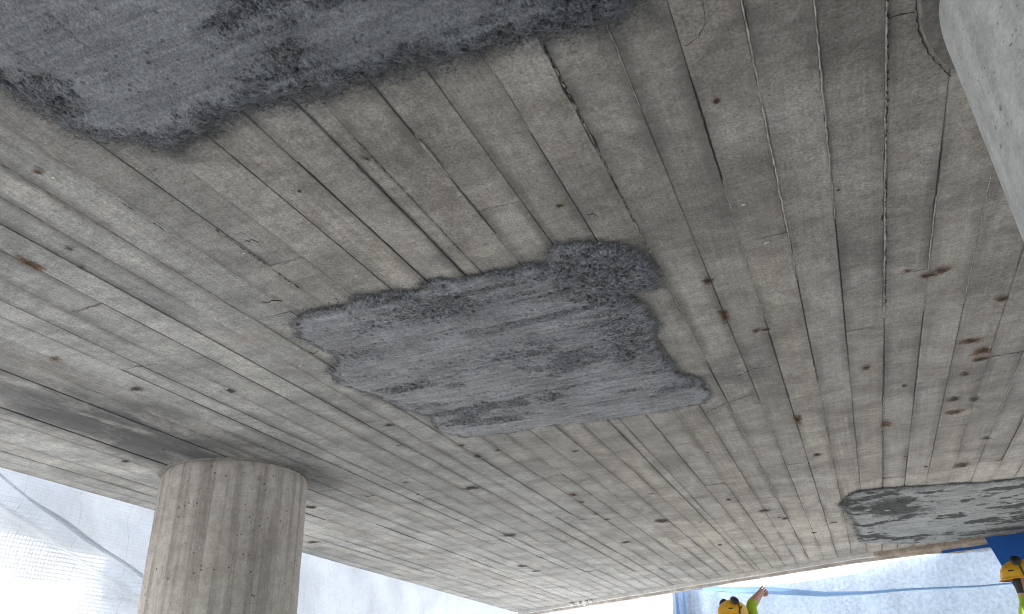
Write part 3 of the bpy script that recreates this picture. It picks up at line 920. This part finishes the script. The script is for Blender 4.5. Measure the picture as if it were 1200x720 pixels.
# thin collars of squeezed-out concrete round the heads
def collar(e, R, wob, seed, dz):
    cx, cy = e.location.x, e.location.y
    na = 150
    vs_, fs = [], []
    for i in range(na):
        a = 2 * math.pi * i / na
        ro = R + wob * (fbm(np.array([math.cos(a) * 3 + 9]), np.array([math.sin(a) * 3 + 9]), seed, 4)[0] - 0.5) * 2
        for r, z in ((R - 0.06, SOF - dz), (ro - 0.004, SOF - dz * (0.8 + 0.4 * random.random())), (ro, SOF - dz * 0.5), (ro, SOF + 0.008)):
            vs_.append((math.cos(a) * r, math.sin(a) * r, z))
    for i in range(na):
        j = (i + 1) % na
        for k in range(3):
            fs.append((i * 4 + k, i * 4 + k + 1, j * 4 + k + 1, j * 4 + k))
    mesh_obj('collar', vs_, fs, M['collar'], e)
collar(c1, 0.366, 0.012, 4, 0.004)
collar(c2, 0.374, 0.010, 14, 0.005)

# ------------------------------------------------------------------ sheeting
def sheet(name, grid_fn, nu, nv, mat, parent=None, keep=None):
    vs_, fs, uv = [], [], []
    for j in range(nv + 1):
        for i in range(nu + 1):
            p, q = grid_fn(i / nu, j / nv)
            vs_.append(p); uv.append(q)
    for j in range(nv):
        for i in range(nu):
            if keep is None or keep((i + .5) / nu, (j + .5) / nv):
                a = j * (nu + 1) + i
                fs.append((a, a + 1, a + nu + 2, a + nu + 1))
    me = bpy.data.meshes.new(name)
    me.from_pydata(vs_, [], fs)
    me.materials.append(mat)
    me.polygons.foreach_set('use_smooth', [True] * len(me.polygons))
    ul = me.uv_layers.new(name='cloth')
    li = np.empty(len(me.loops), dtype=np.int32); me.loops.foreach_get('vertex_index', li)
    ul.data.foreach_set('uv', np.array(uv, dtype=np.float32)[li].ravel())
    o = bpy.data.objects.new(name, me); COL.objects.link(o)
    if parent: o.parent = parent
    return o

def v1(a, b, s=0):
    return float(vnoise(np.array([a]), np.array([b]), s)[0])

def left_plane(y):
    return xw(XL, y) - 0.16

YA, YB = -1.0, 10.2
ZB = 1.12                          # unseen lower part left off so sun lights the ground below the slab
def left_grid(off):
    def fn(s, t):
        y = YA + (YB - YA) * s
        z = ZB + (2.37 - ZB) * t
        # a slack diagonal fold, then loose billows
        fl = (z - 1.88) + (y - 2.66) * 0.34
        fold = -0.045 * math.exp(-(fl / 0.030) ** 2) + 0.025 * math.exp(-((fl + 0.07) / 0.05) ** 2)
        fold *= 1.0 if 2.2 < y < 4.0 else 0.3
        fl2 = (z - 1.70) + (y - 4.6) * 0.22
        fold += -0.03 * math.exp(-(fl2 / 0.05) ** 2)
        bil = 0.10 * (v1(y * 0.9, z * 0.8, 3) - 0.5) + 0.035 * (v1(y * 3.1, z * 2.2, 9) - 0.5)
        return (left_plane(y) - off + bil + fold, y, z), (y, z)
    return fn
ws = empty('mesh_sheeting', (left_plane(5.0), 5.0, 0))
tag(ws, 'white woven mesh sheeting hung along the left edge behind the brown column', 'sheeting')
o = sheet('sheet', left_grid(0.0), 200, 60, M['sheet'], ws)
o.location = (-ws.location.x, -ws.location.y, 0)
def keep_shade_panel(s, t):
    y = YA + (YB - YA) * s; z = ZB + (2.37 - ZB) * t
    return not (y < 3.42 + 0.06 * math.sin(z * 7) and z < 1.80 - 0.06 * (y - 2.6))
o = sheet('added_shade_panel', left_grid(0.10), 200, 60, M['sheet2'], ws, keep_shade_panel)  # added outer layer dims the sheet, leaving a sunlit patch uncovered
o.location = (-ws.location.x, -ws.location.y, 0)

def fold_strip(s, t):
    y = 2.30 + 1.75 * s
    zc = 1.925 - 0.335 * (y - 2.66) + 0.02 * math.sin(y * 6) + 0.03 * math.exp(-((y - 2.9) / 0.2) ** 2)
    w = 0.007 + 0.007 * math.sin(s * math.pi) + 0.004 * math.sin(y * 9)
    z = zc + (t - 0.5) * 2 * w
    return (left_plane(y) + 0.068 + 0.010 * math.sin(t * math.pi), y, z), (y * 1.1 + z, z)
o = sheet('fold', fold_strip, 40, 4, M['sheet2'], ws)
o.location = (-ws.location.x, -ws.location.y, 0)

# far side: line a quarter metre beyond the slab edge
FA, FB = Vector((-4.15, 9.96)), Vector((2.6, 6.57))
fd = (FB - FA).normalized()
fn_ = Vector((-fd.y, fd.x))
def far_pt(s, out, z):
    p = FA + fd * s + fn_ * out
    return (p.x, p.y, z)
def far_s(x):
    return (x - FA.x) / fd.x

def far_white(s, t):
    ss = far_s(-1.55) * s
    z = ZB + (2.32 - ZB) * t
    b = 0.06 * (v1(ss * 2.2, z * 0.8, 4) - 0.5) + 0.02 * (v1(ss * 7, z * 1.5, 5) - 0.5)
    return far_pt(ss, 0.06 + b, z), (ss, z)
fw = empty('mesh_sheeting', far_pt(1.2, 0.06, 0))
tag(fw, 'white sheeting across the far corner, left of the pale blue sheet', 'sheeting')
o = sheet('sheet', far_white, 60, 40, M['sheet'], fw); o.location = -fw.location

top_curve = [(-1.80, 2.02), (-1.54, 2.005), (-1.027, 1.925), (-0.505, 1.888), (0.007, 1.885), (0.297, 1.935), (0.791, 1.952), (1.046, 1.945), (1.5, 1.95), (2.4, 1.95)]
def ztop(x):
    for a, b in zip(top_curve[:-1], top_curve[1:]):
        if x <= b[0]:
            t = (x - a[0]) / (b[0] - a[0])
            t = max(0, t)
            t = t * t * (3 - 2 * t) * 0.5 + t * 0.5
            return a[1] + (b[1] - a[1]) * t
    return top_curve[-1][1]
S0, S1 = far_s(-1.80), far_s(2.3)
def net(s, t):
    ss = S0 + (S1 - S0) * s
    x = FA.x + fd.x * ss
    lean = 0.10 * (1 - t) * max(0.0, 1 - s * 6)
    z = ZB - 0.06 + (ztop(x) - ZB + 0.06) * t
    b = 0.05 * (v1(ss * 2.5, z * 1.1, 14) - 0.5) + 0.035 * (v1(ss * 9, z * 0.7, 15) - 0.5) * (1.6 if s < 0.15 else 0.5)
    b += 0.03 * math.sin(ss * 60) * math.exp(-((x + 1.62) / 0.10) ** 2)
    p = far_pt(ss - lean, b, z)
    return p, (ss, z)
nt = empty('blue_sheet', far_pt((S0 + S1) / 2, 0, 0))
tag(nt, 'sagging pale blue translucent sheet hung behind the two workers', 'sheeting')
o = sheet('sheet', net, 150, 70, M['net'], nt); o.location = -nt.location
hem_c = [(-1.80, 2.02, 2.00), (-1.54, 1.995, 1.962), (-1.1, 1.925, 1.868), (-0.73, 1.872, 1.806), (-0.247, 1.765, 1.722), (0.10, 1.722, 1.695), (0.368, 1.706, 1.686), (0.91, 1.655, 1.642), (2.2, 1.60, 1.59)]
def hem(s, t):
    ss = S0 + (S1 - S0) * s
    x = FA.x + fd.x * ss
    for a, b in zip(hem_c[:-1], hem_c[1:]):
        if x <= b[0] or b is hem_c[-1]:
            k = min(1, max(0, (x - a[0]) / (b[0] - a[0])))
            zt = a[1] + (b[1] - a[1]) * k; zb = a[2] + (b[2] - a[2]) * k
            break
    z = zb + (zt - zb) * t
    bb = -0.045 - 0.012 * math.sin(t * math.pi) + 0.02 * (v1(ss * 3, 0.5, 33) - 0.5)
    return far_pt(ss, bb, z), (ss, z)
o = sheet('hem_band', hem, 90, 5, M['hem'], nt); o.location = -nt.location
for x in (-1.71, -1.63):           # gathered folds at the tied corner
    def gather(s, t, x=x):
        ss = far_s(x - 0.05 * (1 - t)) + (s - 0.5) * 0.10 * (1.15 - t)
        z = ZB + (1.95 - ZB) * t
        return far_pt(ss, -0.06 - 0.03 * math.sin(s * math.pi), z), (ss, z)
    o = sheet('gathered_fold', gather, 6, 14, M['hem'], nt); o.location = -nt.location

TS0, TS1 = far_s(1.06), far_s(2.4)
def tarp(s, t):
    ss = TS0 + (TS1 - TS0) * s
    x = FA.x + fd.x * ss
    z = 1.45 + (1.985 - 1.45) * t
    sl = 0.14 * (1 - t) * (1 - s)
    b = -0.11 + 0.05 * (v1(ss * 4, z * 2, 44) - 0.5) + 0.02 * math.sin(ss * 18 + z * 3)
    return far_pt(ss + sl, b, z), (ss, z)
tp = empty('blue_tarpaulin', far_pt((TS0 + TS1) / 2, -0.11, 0))
tag(tp, 'deep blue tarpaulin hanging from the slab edge behind the right worker', 'tarpaulin')
o = sheet('sheet', tarp, 40, 30, M['tarp'], tp); o.location = -tp.location
def tarp_fringe(s, t):
    ss = far_s(0.74) + (far_s(1.08) - far_s(0.74)) * s
    z = 1.925 - 0.01 * s + (0.022) * t - 0.004
    return far_pt(ss, -0.10 + 0.01 * math.sin(ss * 30), z), (ss, z)
o = sheet('torn_strip', tarp_fringe, 16, 3, M['tarp'], tp); o.location = -tp.location

# ------------------------------------------------------------------ people
def skinned(name, verts, edges, radii, root, levels=2):
    me = bpy.data.meshes.new(name)
    me.from_pydata(verts, edges, [])
    o = bpy.data.objects.new(name, me); COL.objects.link(o)
    md = o.modifiers.new('skin', 'SKIN'); md.use_smooth_shade = True
    for i, r in enumerate(radii):
        sv = me.skin_vertices[0].data[i]
        sv.radius = r if isinstance(r, tuple) else (r, r)
        sv.use_root = (i == root)
    ss = o.modifiers.new('sub', 'SUBSURF'); ss.levels = ss.render_levels = levels
    dg = bpy.context.evaluated_depsgraph_get()
    m2 = bpy.data.meshes.new_from_object(o.evaluated_get(dg))
    bpy.data.objects.remove(o)
    return m2

def seg_dist(p, a, b):
    ab = b - a
    t = max(0, min(1, (p - a).dot(ab) / max(1e-9, ab.length_squared)))
    return (p - a - ab * t).length

def person(label, loc, rz, scale, larm, rarm, head_yaw, group, parked):
    e = empty('person', loc, rz)
    e.scale = (scale,) * 3
    tag(e, label, 'person', group)
    V = {'pel': ((0, 0, .93), (.155, .12)), 'abd': ((0, .005, 1.08), (.135, .105)), 'che': ((0, -.005, 1.27), (.165, .115)),
         'nkb': ((0, 0, 1.405), (.075, .065)), 'nk': ((0, .012, 1.465), (.055, .058)), 'hd': ((0, .030, 1.560), (.076, .092)), 'top': ((0, .022, 1.64), (.062, .075))}
    E = [('pel', 'abd'), ('abd', 'che'), ('che', 'nkb'), ('nkb', 'nk'), ('nk', 'hd'), ('hd', 'top')]
    for s, arm, t in ((-1, larm, 'l'), (1, rarm, 'r')):
        V['sh' + t] = ((.175 * s, 0, 1.36), .066); V['el' + t] = (arm[0], .049); V['fo' + t] = (tuple((Vector(arm[0]) * .84 + Vector(arm[1]) * .16)), .054)
        V['wr' + t] = (arm[1], (.040, .034)); V['pa' + t] = (arm[2], (.050, .036))
        V['hp' + t] = ((.092 * s, 0, .88), .092); V['kn' + t] = ((.105 * s, .03, .50), .062); V['cf' + t] = ((.108 * s, .0, .34), .060)
        V['an' + t] = ((.11 * s, -.02, .10), .042); V['to' + t] = ((.125 * s, .13, .045), (.045, .040))
        E += [('che', 'sh' + t), ('sh' + t, 'el' + t), ('el' + t, 'fo' + t), ('fo' + t, 'wr' + t), ('wr' + t, 'pa' + t), ('pel', 'hp' + t), ('hp' + t, 'kn' + t), ('kn' + t, 'cf' + t), ('cf' + t, 'an' + t), ('an' + t, 'to' + t)]
    names = list(V)
    me = skinned('body', [V[k][0] for k in names], [(names.index(a), names.index(b)) for a, b in E], [V[k][1] for k in names], 0)
    bm = bmesh.new(); bm.from_mesh(me)
    for f in bm.faces: f.smooth = True
    vec = {k: Vector(V[k][0]) for k in names}
    # materials by the nearest bone: 0 skin 1 jacket 2 trousers 3 boots
    for f in bm.faces:
        c = f.calc_center_median()
        best = min(E, key=lambda q: seg_dist(c, vec[q[0]], vec[q[1]]))
        k = best[1][:2]
        f.material_index = 0 if k in ('nk', 'hd', 'to') and best[0] in ('nkb', 'nk', 'hd') else 1
        if k in ('wr', 'pa'): f.material_index = 0
        if k in ('kn', 'cf', 'hp') or (k == 'an' and c.z > .16): f.material_index = 2
        if k == 'an' and c.z <= .16 or (k == 'to' and best[0].startswith('an')): f.material_index = 3
        if f.material_index == 0 and k in ('nk', 'hd') and c.z < 1.475: f.material_index = 1
        if k in ('hd', 'to') and best[0] in ('nk', 'hd') and c.z > 1.49 and c.y < -0.005: f.material_index = 3
        if k == 'hp' and c.z > .95: f.material_index = 1
        if k == 'ab' and c.z < .95: f.material_index = 2
    # fingers: own short chains rooted in the palm
    for t, arm in (('l', larm), ('r', rarm)):
        w, p = Vector(arm[1]), Vector(arm[2])
        d = (p - w).normalized()
        side = d.cross(Vector((0.3, 1, 0.2))).normalized()
        nrm = d.cross(side).normalized()
        for q in range(4):
            o_ = side * (q - 1.5) * 0.019
            ln = (0.030, 0.035, 0.033, 0.026)[q]
            b0 = p + o_ - d * 0.01; b1 = p + o_ + d * ln; b2 = b1 + nrm * 0.028 - d * 0.004; b3 = b2 - d * 0.026 + nrm * 0.006
            fm = skinned('f', [tuple(b0), tuple(b1), tuple(b2), tuple(b3)], [(0, 1), (1, 2), (2, 3)], [.0095, .0092, .0088, .0078], 0, 1)
            for pl in fm.polygons: pl.material_index = 0; pl.use_smooth = True
            bm.from_mesh(fm)
        th = [w.lerp(p, 0.45) + side * -0.032, w.lerp(p, 0.8) + side * -0.050 + nrm * 0.014, p + side * -0.040 + nrm * 0.030 + d * 0.012]
        fm = skinned('t', [tuple(v) for v in th], [(0, 1), (1, 2)], [.012, .0105, .009], 0, 1)
        for pl in fm.polygons: pl.use_smooth = True
        bm.from_mesh(fm)
    # face: nose, brow, mouth, ears, eyes
    H0 = Vector((0, .030, 1.560))
    def blob(c, r, mi, sub=2):
        nv = bmesh.ops.create_icosphere(bm, subdivisions=sub, radius=1.0)['verts']
        for v in nv:
            v.co = Vector((v.co.x * r[0], v.co.y * r[1], v.co.z * r[2])) + c
        fs_ = {f for v in nv for f in v.link_faces}
        for f in fs_: f.material_index = mi; f.smooth = True
    blob(H0 + Vector((0, .085, -.012)), (.013, .020, .024), 0)
    blob(H0 + Vector((0, .078, -.052)), (.024, .010, .006), 5)
    blob(H0 + Vector((0, .066, -.078)), (.030, .022, .018), 0)
    for s in (-1, 1):
        blob(H0 + Vector((.030 * s, .080, .012)), (.012, .008, .008), 4)
        blob(H0 + Vector((.076 * s, -.004, -.010)), (.010, .018, .028), 0)
    hy = Matrix.Rotation(head_yaw, 4, 'Z')
    bm.to_mesh(me); bm.free()
    for k in ('skin', 'lime_cloth', 'navy', 'boot', 'eye', 'skin'):
        me.materials.append(M[k])
    for v in me.vertices:         # turn the head on the neck
        if v.co.z > 1.45 and math.hypot(v.co.x, v.co.y) < 0.13:
            k = min(1, (v.co.z - 1.45) / 0.06)
            v.co = v.co.lerp(hy @ v.co, k)
    body = bpy.data.objects.new('body', me); COL.objects.link(body); body.parent = e
    # helmet: shell with rim, peak and ribs
    hm = empty_child('helmet', e)
    bm = bmesh.new()
    nu, nv = 40, 14
    rows = []
    for j in range(nv + 1):
        ph = (j / nv) * math.radians(96)
        ring = []
        for i in range(nu):
            a = 2 * math.pi * i / nu
            sx, sy, sz = 0.112, 0.142, 0.115
            rr = math.sin(ph)
            rib = 1.0 + 0.020 * math.exp(-(math.sin(ph) * math.cos(a) / 0.10) ** 2) * (1 if ph < 1.3 else 0)
            x = math.cos(a) * rr * sx * rib; y = math.sin(a) * rr * sy * rib; z = math.cos(ph) * sz * rib
            ring.append(bm.verts.new((x, y, z)))
        rows.append(ring)
    ring = []
    for i in range(nu):            # rim flare, longer in front
        a = 2 * math.pi * i / nu
        k = 1.10 + 0.16 * max(0, math.sin(a)) ** 3
        ring.append(bm.verts.new((math.cos(a) * 0.112 * 1.07, math.sin(a) * 0.142 * k, -0.016 - 0.012 * max(0, math.sin(a)) ** 3)))
    rows.append(ring)
    ring2 = [bm.verts.new((v.co.x * 0.97, v.co.y * 0.97, v.co.z - 0.006)) for v in ring]
    rows.append(ring2)
    for a, b in zip(rows[:-1], rows[1:]):
        for i in range(nu):
            j = (i + 1) % nu
            try:
                bm.faces.new((a[i], b[i], b[j], a[j])).smooth = True
            except ValueError:
                pass
    bmesh.ops.remove_doubles(bm, verts=bm.verts, dist=0.0004)
    bmesh.ops.recalc_face_normals(bm, faces=bm.faces)
    hmat = Matrix.Translation((0, .022, 1.610)) @ hy
    me = bpy.data.meshes.new('helmet'); bm.to_mesh(me); bm.free(); me.materials.append(M['yellow'])
    me.transform(hmat)
    hm = bpy.data.objects.new('helmet', me); COL.objects.link(hm); hm.parent = e
    # ear muffs on their arms, swung up against the shell or down over the ears
    def part(name, fn, mat):
        b = bmesh.new(); fn(b)
        for f in b.faces: f.smooth = True
        m_ = bpy.data.meshes.new(name); b.to_mesh(m_); b.free(); m_.materials.append(M[mat]); m_.transform(hmat)
        q = bpy.data.objects.new(name, m_); COL.objects.link(q); q.parent = hm
        return q
    for s in (-1, 1):
        up_ = parked in ('short', 'up')
        c = Vector((.098 * s, -.025, .098)) if up_ else Vector((.105 * s, 0, -.07))
        rot = Matrix.Rotation(0.95 * s if up_ else 0.0, 4, 'Y')
        def cup(b, c=c, rot=rot, s=s):
            bmesh.ops.create_uvsphere(b, u_segments=18, v_segments=12, radius=1)
            for v in b.verts:
                w = v.co.copy()
                q = Vector((np.sign(w.x) * min(abs(w.x), .72) * .030, w.y * .036, w.z * .046))
                v.co = c + (rot.to_3x3().inverted() @ q)
        part('ear_muff', cup, 'black')
        def arm_(b, c=c, s=s):
            a0 = Vector((.113 * s, 0, -.012)); a1 = c + Vector((.030 * s, 0, 0)); w = .006
            for p0, p1 in ((a0, a0.lerp(a1, .5) + Vector((.022 * s, 0, 0))), (a0.lerp(a1, .5) + Vector((.022 * s, 0, 0)), a1)):
                dd = (p1 - p0).normalized(); n1 = Vector((0, 1, 0)); n2 = dd.cross(n1).normalized()
                vv = []
                for pp in (p0, p1):
                    for (q1, q2) in ((1, 1), (-1, 1), (-1, -1), (1, -1)):
                        vv.append(b.verts.new(pp + n1 * w * q1 + n2 * .003 * q2))
                for k in range(4):
                    b.faces.new((vv[k], vv[(k + 1) % 4], vv[4 + (k + 1) % 4], vv[4 + k]))
                b.faces.new(vv[:4][::-1]); b.faces.new(vv[4:])
        part('ear_muff_arm', arm_, 'black')
    def strap(b):
        pr = None
        for i in range(25):
            a = math.pi * i / 24
            p = Vector((math.cos(a) * .098, .005 + .035 * math.sin(a), -.02 - .150 * math.sin(a) ** .6))
            n2 = Vector((math.cos(a), 0, -math.sin(a)))
            cur = [b.verts.new(p + Vector((0, q, 0)) + n2 * r_) for q, r_ in ((-.009, 0), (.009, 0), (.009, .003), (-.009, .003))]
            if pr:
                for k in range(4):
                    b.faces.new((pr[k], pr[(k + 1) % 4], cur[(k + 1) % 4], cur[k]))
            pr = cur
    part('chin_strap', strap, 'black')
    # dark illegible sticker strokes on the shell
    for spec in ((-1.25, .95, .10, .05), (-1.05, .80, .05, .09), (-0.9, 1.0, .06, .06), (-2.1, 1.0, .22, .06), (-2.6, 1.15, .12, .18), (0.2, 1.1, .16, .10), (3.3, 1.12, .18, .14), (-.70, 1.22, .30, .10), (.1, 1.2, .14, .12)):
        def marks(b, spec=spec):
            a0, p0, w, hgt = spec
            vv = []
            for (da, dp) in ((0, 0), (w, .02), (w, hgt), (0, hgt)):
                a, ph = a0 + da, p0 + dp
                vv.append(b.verts.new((math.cos(a) * math.sin(ph) * .1135 * 1.004, math.sin(a) * math.sin(ph) * .1435 * 1.004, math.cos(ph) * .1165)))
            b.faces.new(vv)
        part('sticker', marks, 'black')
    # two grey bands round the jacket
    for z, rx, ry in ((1.06, .152, .122), (1.20, .168, .124)):
        vs_, fs = [], []
        na = 40
        for i in range(na):
            a = 2 * math.pi * i / na
            for zz in (z, z + .05):
                vs_.append((math.cos(a) * rx, math.sin(a) * ry, zz))
        for i in range(na):
            j = (i + 1) % na
            fs.append((2 * i, 2 * j, 2 * j + 1, 2 * i + 1))
        mesh_obj('reflective_band', vs_, fs, M['band'], e, True)
    return e

def empty_child(name, parent):
    return None

face_away = math.atan2(-fwd.x, fwd.y)          # local +Y along the view direction
person('worker in yellow helmet and lime shirt reaching up with one bare hand', (-1.046, 7.607, 0.0), face_away - 0.12, 1.0,
       ((-.26, .06, 1.10), (-.22, .26, 1.06), (-.20, .33, 1.07)),
       ((.175, .10, 1.675), (.290, .27, 1.785), (.330, .315, 1.815)), -1.15, 'workers by the blue sheet', 'short')
person('worker in yellow helmet and lime jacket half cut off at right', (1.125, 7.03, 0.0), face_away - 2.0, 1.03,
       ((-.25, .05, 1.10), (-.20, .24, 1.12), (-.18, .31, 1.14)),
       ((.25, .05, 1.10), (.20, .24, 1.12), (.18, .31, 1.14)), 0.0, 'workers by the blue sheet', 'up')
